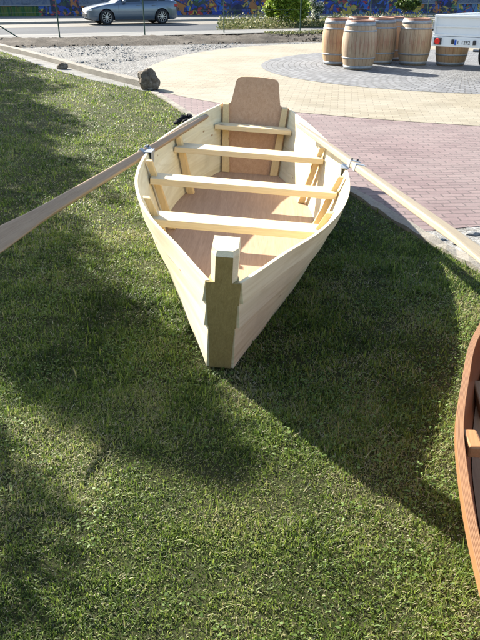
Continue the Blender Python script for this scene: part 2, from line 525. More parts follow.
# far side: pavement, road, parking bay, far pavement (all run at 22 degrees)
TAN = math.tan(R(22))
def band(name, y0, y1, z, mat, x0=-60, x1=60):
    return poly(name, [(x0, y0 + x0 * TAN), (x1, y0 + x1 * TAN), (x1, y1 + x1 * TAN), (x0, y1 + x0 * TAN)], z, mat)
band('earth_strip', 22.6, 26.0, -.004, M['dirt'], -40, 5.2)
band('pavement', 25.9, 28.4, .05, M['walk'])
band('road', 28.4, 34.4, .01, M['asphalt'])
band('parking_bay', 34.4, 38.0, .014, M['bay'])
band('far_pavement', 38.2, 60, .10, M['walk'])
o = raw('far_kerb', [(-60, 38 - 60 * TAN, 0), (60, 38 + 60 * TAN, 0), (60, 38 + 60 * TAN, .11), (-60, 38 - 60 * TAN, .11), (60, 38.25 + 60 * TAN, .11), (-60, 38.25 - 60 * TAN, .11)], [(0, 1, 2, 3), (3, 2, 4, 5)], M['concrete']); o['kind'] = 'structure'
poly('verge', [(-.75, 28.7), (9, 32.6), (9, 37.5), (3, 35.2), (-.9, 33.3)], .03, M['ground'])

# uneven earth bank in front of the fence
def earth_bank():
    nx, ny = 150, 12
    V = []; F = []
    for i in range(nx + 1):
        x = -22 + i * (27.0 / nx)
        for j in range(ny + 1):
            t = j / ny
            y = 21.6 + x * (TAN * .55 if x < 0 else .2) + t * (4.2 + x * (.15 if x < 0 else .2))
            h = math.sin(math.pi * t) ** .8 * (.10 + .16 * abs(noise.noise(Vector((x * .9, y * 1.1, 0)))) + .05 * noise.noise(Vector((x * 5, y * 5, 3))))
            if x > .9: h *= max(.25, 1 - (x - .9) * .9)
            V.append((x, y, h - .02))
    for i in range(nx):
        for j in range(ny):
            a = i * (ny + 1) + j
            F.append((a, a + ny + 1, a + ny + 2, a + 1))
    o = raw('earth_bank', V, F, M['dirt'], smooth=True)
    o['kind'] = 'structure'
earth_bank()

# loose stones on the gravel, small: one uncountable scatter
def stones(name, centres, sizes, mat, **kw):
    V = []; F = []
    ico = bmesh.new(); bmesh.ops.create_icosphere(ico, subdivisions=1, radius=1)
    iv = [v.co.copy() for v in ico.verts]; jf = [[v.index for v in f.verts] for f in ico.faces]; ico.free()
    for (x, y, z), s in zip(centres, sizes):
        b = len(V)
        q = Matrix.Rotation(random.uniform(0, 6.3), 3, 'Z') @ Matrix.Diagonal((1, random.uniform(.6, .9), random.uniform(.4, .7)))
        for v in iv:
            k = q @ (v * random.uniform(.8, 1.2)) * s
            V.append((x + k.x, y + k.y, z + k.z))
        F += [[b + i for i in f] for f in jf]
    o = raw(name, V, F, mat)
    for k, v in kw.items(): o[k] = v
    return o
cs = []; ss = []
while len(cs) < 2600:
    x, y = random.uniform(-12, 2), random.uniform(11.6, 24)
    if y < 18.9 + (x + 6.42) * -1.5 + .5: continue
    if (Vector((x, y)) - PC).length < 7.2: continue
    if noise.noise(Vector((x * .7, y * .7, 5))) < -.12: continue
    cs.append((x, y, .002)); ss.append(random.uniform(.006, .022) if random.random() < .95 else random.uniform(.022, .045))
stones('gravel_stones', cs, ss, M['rubble'], kind='stuff')
# clods on the earth bank
cs = []; ss = []
for i in range(1100):
    x = random.uniform(-9, 5); y = 22.5 + x * .25 + random.uniform(-.8, 3.2)
    cs.append((x, y, .06 if 23.2 < y - x * .25 < 25 else .02)); ss.append(random.uniform(.012, .04) if random.random() < .9 else random.uniform(.04, .075))
stones('earth_clods', cs, ss, M['dirt'], kind='stuff')

# ------------------------------------------------------------------ the light pine rowing boat
BOAT = thing('rowing_boat', 'unpainted pale wooden rowing boat with brown plywood transom, standing on the lawn', 'boat',
             (-.0852, 2.42, .016), (0, R(4.05), R(-2.95)))
GW = [(-.17, .062), (0, .143), (.2, .235), (.5, .385), (.8, .497), (1.1, .575), (1.4, .620), (1.75, .640), (2.1, .625), (2.4, .585), (2.75, .518), (3.1, .432), (3.35, .358), (3.6, .285)]
CH = [(0, .043), (.15, .086), (.386, .163), (.65, .243), (.915, .325), (1.3, .424), (1.65, .483), (2.0, .503), (2.43, .465), (2.8, .378), (3.26, .235)]
ZG = [(-.17, .468), (.8, .456), (1.6, .458), (2.4, .480), (3.1, .510), (3.6, .535)]
def hull(t, s):
    """outer skin: t 0 chine .. 1 sheer, s 0 bow .. 1 stern -> (half width, y, z)"""
    zt = interp(-.16 + s * 3.74, ZG)
    yc = 0 + s * 3.24
    yg = -.165 + s * (3.585 + .165)
    xc = interp(yc, CH); xg = interp(yg, GW)
    bulge = .003 * math.sin(math.pi * t) * math.sin(math.pi * min(1, s * 1.1))
    return (xc + (xg - xc) * t + bulge, yc + (yg - yc) * t, zt * t)
def hull_x(y, z):
    """outer half width at station y and height z"""
    lo, hi = 0., 1.
    s = .5
    for _ in range(30):
        s = (lo + hi) / 2
        t = min(1, z / interp(y, ZG))
        yy = hull(t, s)[1]
        if yy < y: lo = s
        else: hi = s
    return hull(min(1, z / interp(y, ZG)), s)[0]
NS = 60
for side in (-1, 1):
    for k, (t0, t1) in enumerate(((0, .52), (.505, .795), (.78, 1.0))):
        outer = []; inner = []
        rows = 4
        for r in range(rows + 1):
            t = t0 + (t1 - t0) * r / rows
            ro, ri = [], []
            for i in range(NS + 1):
                s = (i / NS)
                x, y, z = hull(t, s)
                off = (1 - r / rows) * .015 + .002 * k
                ro.append((side * (x + off), y, z)); ri.append((side * (x - .010 - .0006 * k), y + .004, z))
            outer.append(ro); inner.append(ri)
        o = grid_solid('strake', outer, inner, M['strake'], BOAT)
        uv = o.data.uv_layers.new(name='grain')
        nn = NS + 1
        for lp in o.data.loops:
            vi = lp.vertex_index % ((rows + 1) * nn)
            uv.data[lp.index].uv = ((vi % nn) / NS * 3.7, (t0 + (t1 - t0) * (vi // nn) / rows) * .5 + k * 1.7 + side * 5)
# floor
outer = []; inner = []
for j in range(9):
    ro, ri = [], []
    for i in range(NS + 1):
        y = .03 + (3.2 - .03) * i / NS
        x = (interp(y, CH) - .004) * (j / 4 - 1)
        ro.append((x, y, .028)); ri.append((x, y, .006))
    outer.append(ro); inner.append(ri)
grid_solid('floor', outer, inner, M['ply_floor'], BOAT)
# stem post
def stem():
    bm = bmesh.new()
    rings = []
    def front(z): return -.365 * z
    for z, wf, wr, ex in ((0, .0455, .060, 0), (.235, .0510, .062, 0), (.236, .0555, .064, 0), (.358, .0585, .066, 0), (.359, .0625, .068, 0), (.466, .0665, .070, 0),
                      (.467, .0325, .0500, .0), (.585, .0315, .0505, 0), (.604, .0290, .0475, 1)):
        yf = front(z) - .004; dp = .125
        pts = [(-wf, yf), (wf, yf), (wr, yf + .035), (wr, yf + dp), (-wr, yf + dp), (-wr, yf + .035)]
        if z < .467: pts = [(-wf, yf), (wf, yf), (wf - .006, yf + .012), (.040 + .01 * z, yf + dp), (-.040 - .01 * z, yf + dp), (-wf + .006, yf + .012)]  # front widened over the plank ends, painting their shade in stem colour
        if ex:   # sawn top, chamfered all round
            pts = [(x, y + (.014 if y < yf + .01 else (-.004 if y > yf + .1 else .006))) for x, y in pts]
        rings.append([bm.verts.new((x, y, z + (.16 * (y - yf) if z > .58 else 0))) for x, y in pts])
    for a, b in zip(rings[:-1], rings[1:]):
        for i in range(6):
            bm.faces.new((a[i], a[(i + 1) % 6], b[(i + 1) % 6], b[i]))
    bm.faces.new(rings[0]); bm.faces.new(rings[-1])
    bmesh.ops.recalc_face_normals(bm, faces=bm.faces)
    o = frombm('stem_post', bm, M['stem'], BOAT)
    o.data.materials.append(M['stem_top_lit'])
    for f in o.data.polygons:
        if min(o.data.vertices[i].co.z for i in f.vertices) > (.57 if abs(f.normal.x) < .4 else .466): f.material_index = 1  # sides above the sheer painted pale as if sunlit
stem()
# transom with its raised sculling head
def ytr(z): return 3.215 + .62 * z
def transom():
    prof = []
    for z in (0.012, .12, .25, .38, .50, .535):
        prof.append((hull_x(ytr(z) - .02, z) - .012, z))
    prof += [(.232, .538), (.214, .552), (.205, .60), (.196, .65), (.190, .695)]
    for a in range(1, 6):
        t = a / 6 * math.pi / 2
        prof.append((.135 + .052 * math.cos(t), .705 + .045 * math.sin(t)))
    prof.append((.09, .753)); prof.append((.0, .757))
    outline = [(x, z) for x, z in prof] + [(-x, z) for x, z in prof[::-1][1:]]
    V = [(x, ytr(z), z) for x, z in outline] + [(x, ytr(z) + .024, z) for x, z in outline]
    n = len(outline)
    F = [list(range(n)), list(range(2 * n - 1, n - 1, -1))] + [(i, (i + 1) % n, n + (i + 1) % n, n + i) for i in range(n)]
    o = raw('transom', V, F, M['ply_transom'], BOAT)
    bm = bmesh.new(); bm.from_mesh(o.data); bmesh.ops.recalc_face_normals(bm, faces=bm.faces); bm.to_mesh(o.data); bm.free()
transom()
for s in (-1, 1):   # posts inside the transom corners
    zt = .545
    xb = hull_x(ytr(.03) - .03, .03) - .024; xt = hull_x(ytr(.52) - .03, .52) - .028
    top = [(s * xt, ytr(zt) - .004, zt), (s * (xt - .050), ytr(zt) - .004, zt), (s * (xt - .050), ytr(zt) - .052, zt - .01), (s * xt, ytr(zt) - .052, zt - .01)]
    bot = [(s * xb, ytr(.03) - .004, .03), (s * (xb - .065), ytr(.03) - .004, .03), (s * (xb - .065), ytr(.03) - .052, .03), (s * xb, ytr(.03) - .052, .03)]
    hexa('transom_post', top, bot, M['pine_z'], BOAT)
# thwarts
for y0, y1, zt, th in ((.795, .945, .362, .040), (1.555, 1.700, .365, .040), (2.375, 2.545, .385, .040), (3.265, 3.395, .402, .040)):
    def xi(y): return hull_x(y, zt - th / 2) - .021
    top = [(-xi(y0), y0, zt), (xi(y0), y0, zt), (xi(y1), y1, zt), (-xi(y1), y1, zt)]
    bot = [(x, y, zt - th) for x, y, z in top]
    hexa('thwart', top, bot, M['pine_x'], BOAT, .004)
# ribs (frames) either side, under each thwart
for yr, zt in ((.870, .452), (1.628, .455), (2.46, .452)):
    for s in (-1, 1):
        top = []; bot = []
        def xx(z, y): return hull_x(y, z) - .026
        hw = .022
        dt, db = .036, .050
        top = [(s * xx(zt, yr - hw), yr - hw, zt), (s * (xx(zt, yr - hw) - dt), yr - hw, zt), (s * (xx(zt, yr + hw) - dt), yr + hw, zt), (s * xx(zt, yr + hw), yr + hw, zt)]
        z0 = .029
        bot = [(s * xx(z0, yr - hw), yr - hw, z0), (s * (xx(z0, yr - hw) - db), yr - hw, z0), (s * (xx(z0, yr + hw) - db), yr + hw, z0), (s * xx(z0, yr + hw), yr + hw, z0)]
        hexa('rib', top, bot, M['pine_z'], BOAT)
# oarlocks: folded galvanised straps on the sheer with a bolt
def oarlock(s):
    y = 1.84; zt = interp(y, ZG); x = hull_x(y, zt) - .012
    bm = bmesh.new()
    bm_box(bm, (s * x, y, zt + .004), (.05, .11, .006), .001)
    bm_box(bm, (s * (x - .020), y, zt - .035), (.005, .10, .085), .001)
    ob = frombm('oarlock', bm, M['galv'], BOAT)
    return ob
OL = {s: oarlock(s) for s in (-1, 1)}
BMAT = Matrix.Translation(BOAT.location) @ BOAT.rotation_euler.to_matrix().to_4x4()

# ------------------------------------------------------------------ oars
def oar(p0, p1, roll, mat, label, s, kw=1., bw=1.):
    p0, p1 = Vector(p0), Vector(p1)
    d = (p1 - p0)
    L = d.length
    root = thing('oar', label, 'oar', p0, (0, 0, 0), 'oars resting across the boat')
    q = d.to_track_quat('Y', 'Z').to_matrix().to_4x4() @ Matrix.Rotation(roll, 4, 'Y')
    root.rotation_euler = q.to_euler()
    def loft(name, prof, parent):
        V = []; F = []
        m = 20
        for (y, wd, th) in prof:
            for i in range(m):
                a = 2 * math.pi * (i + .5) / m
                e = .38
                cx = math.copysign(abs(math.cos(a)) ** e, math.cos(a)); cz = math.copysign(abs(math.sin(a)) ** e, math.sin(a))
                V.append((cx * wd * kw / 2, y, cz * th / 2))
        for k in range(len(prof) - 1):
            for i in range(m):
                F.append((k * m + i, k * m + (i + 1) % m, (k + 1) * m + (i + 1) % m, (k + 1) * m + i))
        F.append(list(range(m))[::-1]); F.append([(len(prof) - 1) * m + i for i in range(m)])
        return raw(name, V, F, mat, parent, False)
    bs = L - .78
    loft('shaft', [(0, .030, .026), (.01, .036, .032), (.5, .048, .036), (1.25, .060, .040), (1.7, .066, .038), (bs, .078, .034)], root)
    loft('blade', [(bs, .078, .034), (bs + .16, .090, .026), (bs + .34, .090 + .034 * bw, .019), (bs + .5, .090 + .060 * bw, .015), (bs + .70, .090 + .065 * bw, .013), (bs + .765, .08 + .060 * bw, .012), (bs + .78, .07 + .05 * bw, .009)], root)
    # steel sleeve where it works in the oarlock
    for dy in (-.045, .05):
        bm = bmesh.new()
        bm_box(bm, (0, 1.36 + dy - (0 if s > 0 else .0), 0), (.068 * max(1, kw), .046, .044), .004)
        sl = frombm('sleeve', bm, M['galv'], root)
    bm = bmesh.new()
    for dx in (-.018, .018):
        bm_cyl(bm, (dx, 1.315, .020), (dx, 1.315, .033), .007, .006, 8)
    frombm('bolt', bm, M['dark_metal'], root)
    return root
oar((.448, 5.246, .520), (1.040, 1.95, .515), R(-12), M['oar'], 'right oar, pale tan, lying flat over the boat side above the brick paving', 1, 1., .82)
oar((-.272, 5.62, .520), (-1.105, 2.35, .50), R(-37), M['oar_shaded'], 'left oar, brownish with its blade on edge above the lawn', -1, .82, .72)

# ------------------------------------------------------------------ the varnished boat at the right edge
def boat2():
    bow = Vector((1.222, 2.60, 0))
    ax = Vector((-.17, -.985, 0)).normalized()
    ang = math.atan2(ax.y, ax.x) - math.pi / 2
    root = thing('rowing_boat', 'dark varnished wooden boat with layered plywood edge, cut off by the right border', 'boat', bow, (0, 0, ang))
    W = [(0, .03), (.2, .13), (.4, .200), (.62, .276), (.8, .344), (.98, .388), (1.24, .438), (1.44, .454), (1.63, .458), (1.8, .452), (2.2, .42), (2.7, .35), (3.15, .26)]
    def hx(y, t):
        g = interp(y, W)
        return g * (.62 + .38 * t ** .8)
    def zt(y): return .42 + .015 * max(0, 1 - y / 1.1) ** 2
    n = 70
    TH = .018
    for s in (-1, 1):
        outer = []; inner = []
        for r in range(7):
            t = r / 6
            ro, ri = [], []
            for i in range(n + 1):
                y = 3.15 * i / n
                yy = y - .08 * t * max(0, 1 - y)
                ro.append((s * hx(y, t), yy, t * (zt(y) - .003))); ri.append((s * max(.004, hx(y, t) - TH + .004), yy, t * (zt(y) - .003)))
            outer.append(ro); inner.append(ri)
        grid_solid('hull_side', outer, inner, M['varnish'], root, True)
        # gunwale cap showing the veneers
        V = []; F = []; A = []
        m = 8
        for i in range(n + 1):
            y = 3.15 * i / n; yy = y - .08 * max(0, 1 - y)
            g = interp(y, W)
            for z in (-.03, 0.):
                for j in range(m + 1):
                    V.append((s * (g + .003 - (TH + .002) * j / m), yy, zt(y) + z)); A.append(j / m)
        c = 2 * (m + 1)
        for i in range(n):
            for j in range(m):
                a = i * c + (m + 1) + j
                F.append((a, a + 1, a + c + 1, a + c))
            for j in (0, m):
                a = i * c + j
                F.append((a, a + m + 1, a + m + 1 + c, a + c))
            
        F.append((0, m, 2 * m + 1, m + 1)); 
        o = raw('gunwale', V, F, M['ply_edge'], root)
        at = o.data.attributes.new('ply', 'FLOAT', 'POINT'); at.data.foreach_set('value', A)
        bm = bmesh.new(); bm.from_mesh(o.data); bmesh.ops.recalc_face_normals(bm, faces=bm.faces); bm.to_mesh(o.data); bm.free()
        # oarlock pads and inner stringer
        y = 1.30
        g = interp(y, W) - TH
        box('oarlock_pad', (s * (g - .022), y, zt(y) - .022), (.038, .078, .036), M['varnish_block'], root, .006, Matrix.Rotation(s * R(-6 if s < 0 else 6), 4, 'Z'))
        V = []
        outer = []; inner = []
        for z in (.265, .300):
            ro, ri = [], []
            for i in range(31):
                y = .5 + 2.3 * i / 30
                t = z / zt(y)
                g = hx(y, t) - TH + .002
                ro.append((s * g, y, z)); ri.append((s * (g - .022), y, z))
            outer.append(ro); inner.append(ri)
        grid_solid('stringer', outer, inner, M['varnish_block'], root)
    # floor, thwarts, stem, transom
    outer = []; inner = []
    for j in range(7):
        ro, ri = [], []
        for i in range(41):
            y = .05 + 3.08 * i / 40; x = (hx(y, .02) - .005) * (j / 3 - 1)
            ro.append((x, y, .035)); ri.append((x, y, .012))
        outer.append(ro); inner.append(ri)
    grid_solid('floor', outer, inner, M['varnish_floor'], root)
    for y, wd in ((.95, .18), (1.62, .22), (2.5, .22)):
        g = hx(y, .74) - TH
        box('thwart', (0, y, .317), (2 * g, wd, .028), M['varnish_block'], root)
    hexa('stem_post', [(-.03, -.12, .50), (.03, -.12, .50), (.035, -.02, .50), (-.035, -.02, .50)], [(-.03, -.03, 0), (.03, -.03, 0), (.035, .06, 0), (-.035, .06, 0)], M['varnish'], root)
    g0, g1 = hx(3.15, 0), hx(3.15, 1)
    hexa('transom', [(-g1, 3.15, .44), (g1, 3.15, .44), (g1, 3.175, .44), (-g1, 3.175, .44)], [(-g0, 3.15, 0), (g0, 3.15, 0), (g0, 3.175, 0), (-g0, 3.175, 0)], M['varnish'], root)
    return bow, ang, W
B2 = boat2()

# ------------------------------------------------------------------ grass
def inside(px, py, pol):
    r = np.zeros(len(px), bool)
    n = len(pol)
    for i in range(n):
        x0, y0 = pol[i]; x1, y1 = pol[(i + 1) % n]
        c = ((y0 > py) != (y1 > py)) & (px < (x1 - x0) * (py - y0) / ((y1 - y0) + 1e-12) + x0)
        r ^= c
    return r
foot1 = []
for s in (-1, 1):
    ys = np.linspace(-.0, 3.24, 24)
    pts = [BMAT @ Vector((s * (interp(y, CH) + .012), y, 0)) for y in ys]
    foot1 += [(p.x, p.y) for p in (pts if s < 0 else pts[::-1])]
bow, ang, W2 = B2
foot2 = []
T2 = Matrix.Translation(bow) @ Matrix.Rotation(ang, 4, 'Z')
for s in (-1, 1):
    ys = np.linspace(0, 3.15, 24)
    pts = [T2 @ Vector((s * interp(y, W2) * .66, y, 0)) for y in ys]
    foot2 += [(p.x, p.y) for p in (pts if s < 0 else pts[::-1])]
def vnoise(x, y, sc, seed):
    g = np.random.default_rng(seed).random((128, 128))
    u = x * sc; v = y * sc
    i = np.floor(u).astype(int); j = np.floor(v).astype(int)
    fu = u - i; fv = v - j
    fu = fu * fu * (3 - 2 * fu); fv = fv * fv * (3 - 2 * fv)
    G = lambda a, b: g[a % 128, b % 128]
    return (G(i, j) * (1 - fu) + G(i + 1, j) * fu) * (1 - fv) + (G(i, j + 1) * (1 - fu) + G(i + 1, j + 1) * fu) * fv
def scatter(y0, y1, dens, spread=.43, pad=.45, pol=lawn_poly):
    xm = y1 * spread + pad
    n = int((2 * xm) * (y1 - y0) * dens)
    x = rng.uniform(-xm, xm, n); y = rng.uniform(y0, y1, n)
    k = (np.abs(x) < y * spread + pad) & inside(x, y, pol) & ~inside(x, y, foot1) & ~inside(x, y, foot2)
    return x[k], y[k]
def blades(name, zones, mat, wmul=1.):
    VX = []; AT = []; nb = 0
    for (y0, y1, dens, hh, wd, spread, pad) in zones:
        x, y = scatter(y0, y1, dens, spread, pad)
        n = len(x)
        cl = vnoise(x, y, 5.5, 3) * .55 + vnoise(x, y, 17, 4) * .45
        dry = vnoise(x, y, 1.7, 8) * .5 + vnoise(x, y, 6., 9) * .5
        keep = rng.random(n) < (.15 + 1.15 * cl)
        x, y, cl, dry = x[keep], y[keep], cl[keep], dry[keep]
        n = len(x)
        bare = vnoise(x, y, 2.3, 14) * .6 + vnoise(x, y, 7.5, 15) * .4          # worn patches
        tuft = np.clip(vnoise(x, y, 3.1, 16) * 1.6 - .75, 0, 1)
        h = hh * rng.uniform(.4, 1.3, n) * (.5 + .8 * cl) * (1 - .25 * np.clip((bare - .55) * 5, 0, 1)) * (1 + .7 * tuft) * np.where(rng.random(n) < .10, rng.uniform(1.3, 2.1, n), 1.)
        lean = rng.gamma(2.2, .36, n)                  # many blades lie nearly flat
        az = rng.uniform(0, 2 * np.pi, n)
        w_ = wd * rng.uniform(.6, 1.4, n)
        straw_haze = rng.random(n) < (.11 + .45 * np.clip(dry - .45, 0, 1) * 2 + .010 * np.clip(y - 2.5, 0, 12))  # straw share grows with distance, putting far haze into the colour
        patch = vnoise(x, y, 2.7, 41) * .5 + vnoise(x, y, 8.5, 42) * .5
        var = np.clip(rng.normal(.42, .19, n) + (dry - .5) * .55 + (patch - .5) * .55, 0, .78)
        var = np.where(straw_haze, rng.uniform(.72, 1., n), var)
        h = np.where(straw_haze, h * .75, h)
        lean = np.where(straw_haze, lean + .7, lean)
        flatl = rng.random(n) < .40
        lean = np.where(flatl, rng.uniform(1.2, 1.5, n), lean)
        lean = np.clip(lean, .05, 1.5)
        dx, dy = np.cos(az), np.sin(az)
        px, py = -dy, dx
        tw = rng.uniform(-.5, .5, n)
        px, py = px * np.cos(tw) - py * np.sin(tw), px * np.sin(tw) + py * np.cos(tw)
        mid_l = lean * .75
        mx = x + dx * h * .5 * np.sin(mid_l); my = y + dy * h * .5 * np.sin(mid_l); mz = h * .5 * np.cos(mid_l)
        tx = mx + dx * h * .5 * np.sin(lean * 1.08); ty = my + dy * h * .5 * np.sin(lean * 1.08); tz = np.maximum(mz + h * .5 * np.cos(lean * 1.08), .003)
        P = np.stack([
            np.stack([x - px * w_ / 2, y - py * w_ / 2, np.full(n, -.002)], 1),
            np.stack([x + px * w_ / 2, y + py * w_ / 2, np.full(n, -.002)], 1),
            np.stack([mx + px * w_ * .45, my + py * w_ * .45, mz], 1),
            np.stack([mx - px * w_ * .45, my - py * w_ * .45, mz], 1),
            np.stack([tx, ty, tz], 1)], 1)
        VX.append(P.reshape(-1, 3)); AT.append(np.repeat(var, 5)); nb += n
    V = np.concatenate(VX).astype(np.float32); A = np.concatenate(AT).astype(np.float32)
    me = bpy.data.meshes.new(name)
    me.vertices.add(len(V)); me.vertices.foreach_set('co', V.ravel())
    b = np.arange(nb)[:, None] * 5
    loops = np.concatenate([b + np.array([[0, 1, 2, 3]]), b + np.array([[3, 2, 4]])], 1).ravel().astype(np.int32)
    me.loops.add(len(loops)); me.loops.foreach_set('vertex_index', loops)
    starts = (np.arange(nb)[:, None] * 7 + np.array([[0, 4]])).ravel().astype(np.int32)
    me.polygons.add(2 * nb); me.polygons.foreach_set('loop_start', starts)
    me.update(calc_edges=True)
    at = me.attributes.new('var', 'FLOAT', 'POINT'); at.data.foreach_set('value', A)
    o = link(name, me, mat)
    o['kind'] = 'stuff'
    print(name, nb)
    return o
blades('grass', [(.55, 2.3, 60000, .020, .0025, .45, .30), (2.3, 4.2, 27000, .025, .0038, .43, .35), (4.2, 7.5, 7500, .026, .0058, .42, .4),
                 (7.5, 12.5, 2000, .030, .009, .42, .5), (12.5, 22, 520, .034, .018, .42, .6)], M['grass'])

def leaf_scatter(name, pts, size, mat, up=.7, var=None, kind='stuff', parent=None, shape='oval'):
    """small leaves as bent quads at given points (n,3)"""
    pts = np.asarray(pts, float); n = len(pts)
    nrm = rng.normal(0, 1, (n, 3)); nrm[:, 2] = np.abs(nrm[:, 2]) + up * 2
    nrm /= np.linalg.norm(nrm, axis=1)[:, None]
    t = np.cross(nrm, rng.normal(0, 1, (n, 3))); t /= np.linalg.norm(t, axis=1)[:, None]
    b = np.cross(nrm, t)
    s = (size * rng.uniform(.6, 1.35, n))[:, None]
    P = np.stack([pts - t * s, pts + b * s * .62 - t * s * .1 + nrm * s * .12, pts + t * s, pts - b * s * .62 - t * s * .1 + nrm * s * .12], 1).reshape(-1, 3)
    me = bpy.data.meshes.new(name)
    me.vertices.add(4 * n); me.vertices.foreach_set('co', P.astype(np.float32).ravel())
    me.loops.add(4 * n); me.loops.foreach_set('vertex_index', np.arange(4 * n, dtype=np.int32))
    me.polygons.add(n); me.polygons.foreach_set('loop_start', (np.arange(n) * 4).astype(np.int32))
    me.update(calc_edges=True)
    v = rng.random(n) if var is None else var
    at = me.attributes.new('var', 'FLOAT', 'POINT'); at.data.foreach_set('value', np.repeat(v, 4).astype(np.float32))
    o = link(name, me, mat, parent)
    if kind: o['kind'] = kind
    return o
# clover and plantain leaves in the turf, in patches
x, y = scatter(.6, 4.6, 2600, .45, .3)
k = (vnoise(x, y, 1.9, 21) * .6 + vnoise(x, y, 9, 22) * .4) > .57
x, y = x[k], y[k]
leaf_scatter('clover', np.stack([x, y, rng.uniform(.008, .026, len(x))], 1), .0062, M['clover'], up=.9)
x, y = scatter(4.6, 9, 320, .45, .3)
k = (vnoise(x, y, 3.2, 21) * .6 + vnoise(x, y, 9, 22) * .4) > .58
x, y = x[k], y[k]
leaf_scatter('clover', np.stack([x, y, rng.uniform(.012, .04, len(x))], 1), .013, M['clover'], up=.9)

# ------------------------------------------------------------------ trees whose shade falls across the lawn (left of the frame)
KX, KY = -to_sun.x / to_sun.z, -to_sun.y / to_sun.z        # ground shift of a shadow per metre of height
def tree(label, blobs, trunk, n_leaf, leaf, tr=.10):
    """blobs: (shadow x, shadow y, radius, height, density)"""
    root = thing('broadleaf_tree', label, 'tree', (trunk[0], trunk[1], 0), (0, 0, 0), 'trees beside the lawn')
    T = Vector((trunk[0], trunk[1], 0))
    P = []
    tot = sum(b[2] ** 2 * b[4] for b in blobs)
    cent = []
    for (gx, gy, r, h, dn) in blobs:
        c = Vector((gx - KX * h, gy - KY * h, h)) - T
        cent.append((c, r))
        n = int(n_leaf * r * r * dn / tot)
        d = rng.normal(0, 1, (n, 3)); d /= np.linalg.norm(d, axis=1)[:, None]
        rad = r * rng.random(n) ** .4
        ang_n = np.array([noise.noise(Vector(tuple(q * 2.3)) + c) for q in d])
        rad *= (1 + .25 * ang_n)
        P.append(d * rad[:, None] + np.array(c))
    P = np.concatenate(P)
    leaf_scatter('crown', P, leaf, M['leaf'], up=.1, kind=None, parent=root)
    top = max(c.z for c, r in cent)
    bm = bmesh.new()
    segs = 8
    mid = sum((c for c, r in cent), Vector()) / len(cent)
    prev = Vector((0, 0, -.05))
    for i in range(1, segs + 1):
        t = i / segs
        cur = Vector((mid.x * t ** 1.6 + .08 * math.sin(3 * t + trunk[0]), mid.y * t ** 1.6 + .06 * math.sin(4 * t), t * top))
        bm_cyl(bm, prev, cur, tr * (1 - .85 * (i - 1) / segs), tr * (1 - .85 * t), 9)
        prev = cur
    for c, r in cent:
        t = max(.3, (c.z - .9 * r) / top * .75)
        st = Vector((mid.x * t ** 1.6, mid.y * t ** 1.6, t * top))
        bm_cyl(bm, st, c, tr * .35, tr * .12, 7)
        for k in range(4):
            e = c + Vector(tuple(rng.normal(0, .45 * r, 3)))
            bm_cyl(bm, c.lerp(st, .3), e, tr * .12, .006, 5)
    frombm('trunk', bm, M['bark'], root)
tree('slim leafy tree nearest the boats, its pointed top throwing shade to the bow', [(-.12, 1.87, .14, 4.9, 1.4), (-.50, 2.12, .19, 4.8, 1.3), (-.32, 2.2, .21, 4.7, 1.2), (-.76, 2.46, .26, 4.6, 1.1), (-.56, 2.58, .33, 4.4, 1), (-.97, 3.0, .42, 4.1, 1), (-1.50, 3.42, .56, 3.8, 1), (-2.0, 4.15, .88, 3.5, 1), (-2.4, 4.2, .8, 3.2, .8)],
     (-6.3, 8.6), 20000, .04)
tree('broad leafy tree behind the slim one', [(-2.55, 6.2, .92, 3.7, 1), (-3.65, 9.0, 1.2, 4.2, 1), (-4.4, 7.4, 1.5, 4.4, .8), (-3.2, 7.4, .9, 3.8, 1)], (-8.2, 12.6), 26000, .06, .14)
tree('tall leafy tree farthest along the lawn', [(-4.95, 12.3, 1.4, 4.4, 1), (-6.9, 15.9, 1.8, 4.8, 1), (-6.6, 12.0, 1.8, 5.2, .8), (-8.6, 14.5, 2.2, 5.6, .6)], (-12.3, 19.5), 30000, .075, .17)
tree('small sparse tree close to the viewer', [(-.72, 1.66, .15, 2.6, .8), (-.58, 1.42, .11, 2.4, .7), (-.95, 1.95, .12, 2.9, .6), (-.98, 1.42, .17, 2.3, .8), (-1.0, 1.62, .16, 2.3, .8), (-.62, 1.20, .12, 2.3, .7), (-1.4, 1.7, .35, 2.8, .6)], (-4.4, 5.1), 1100, .032, .045)

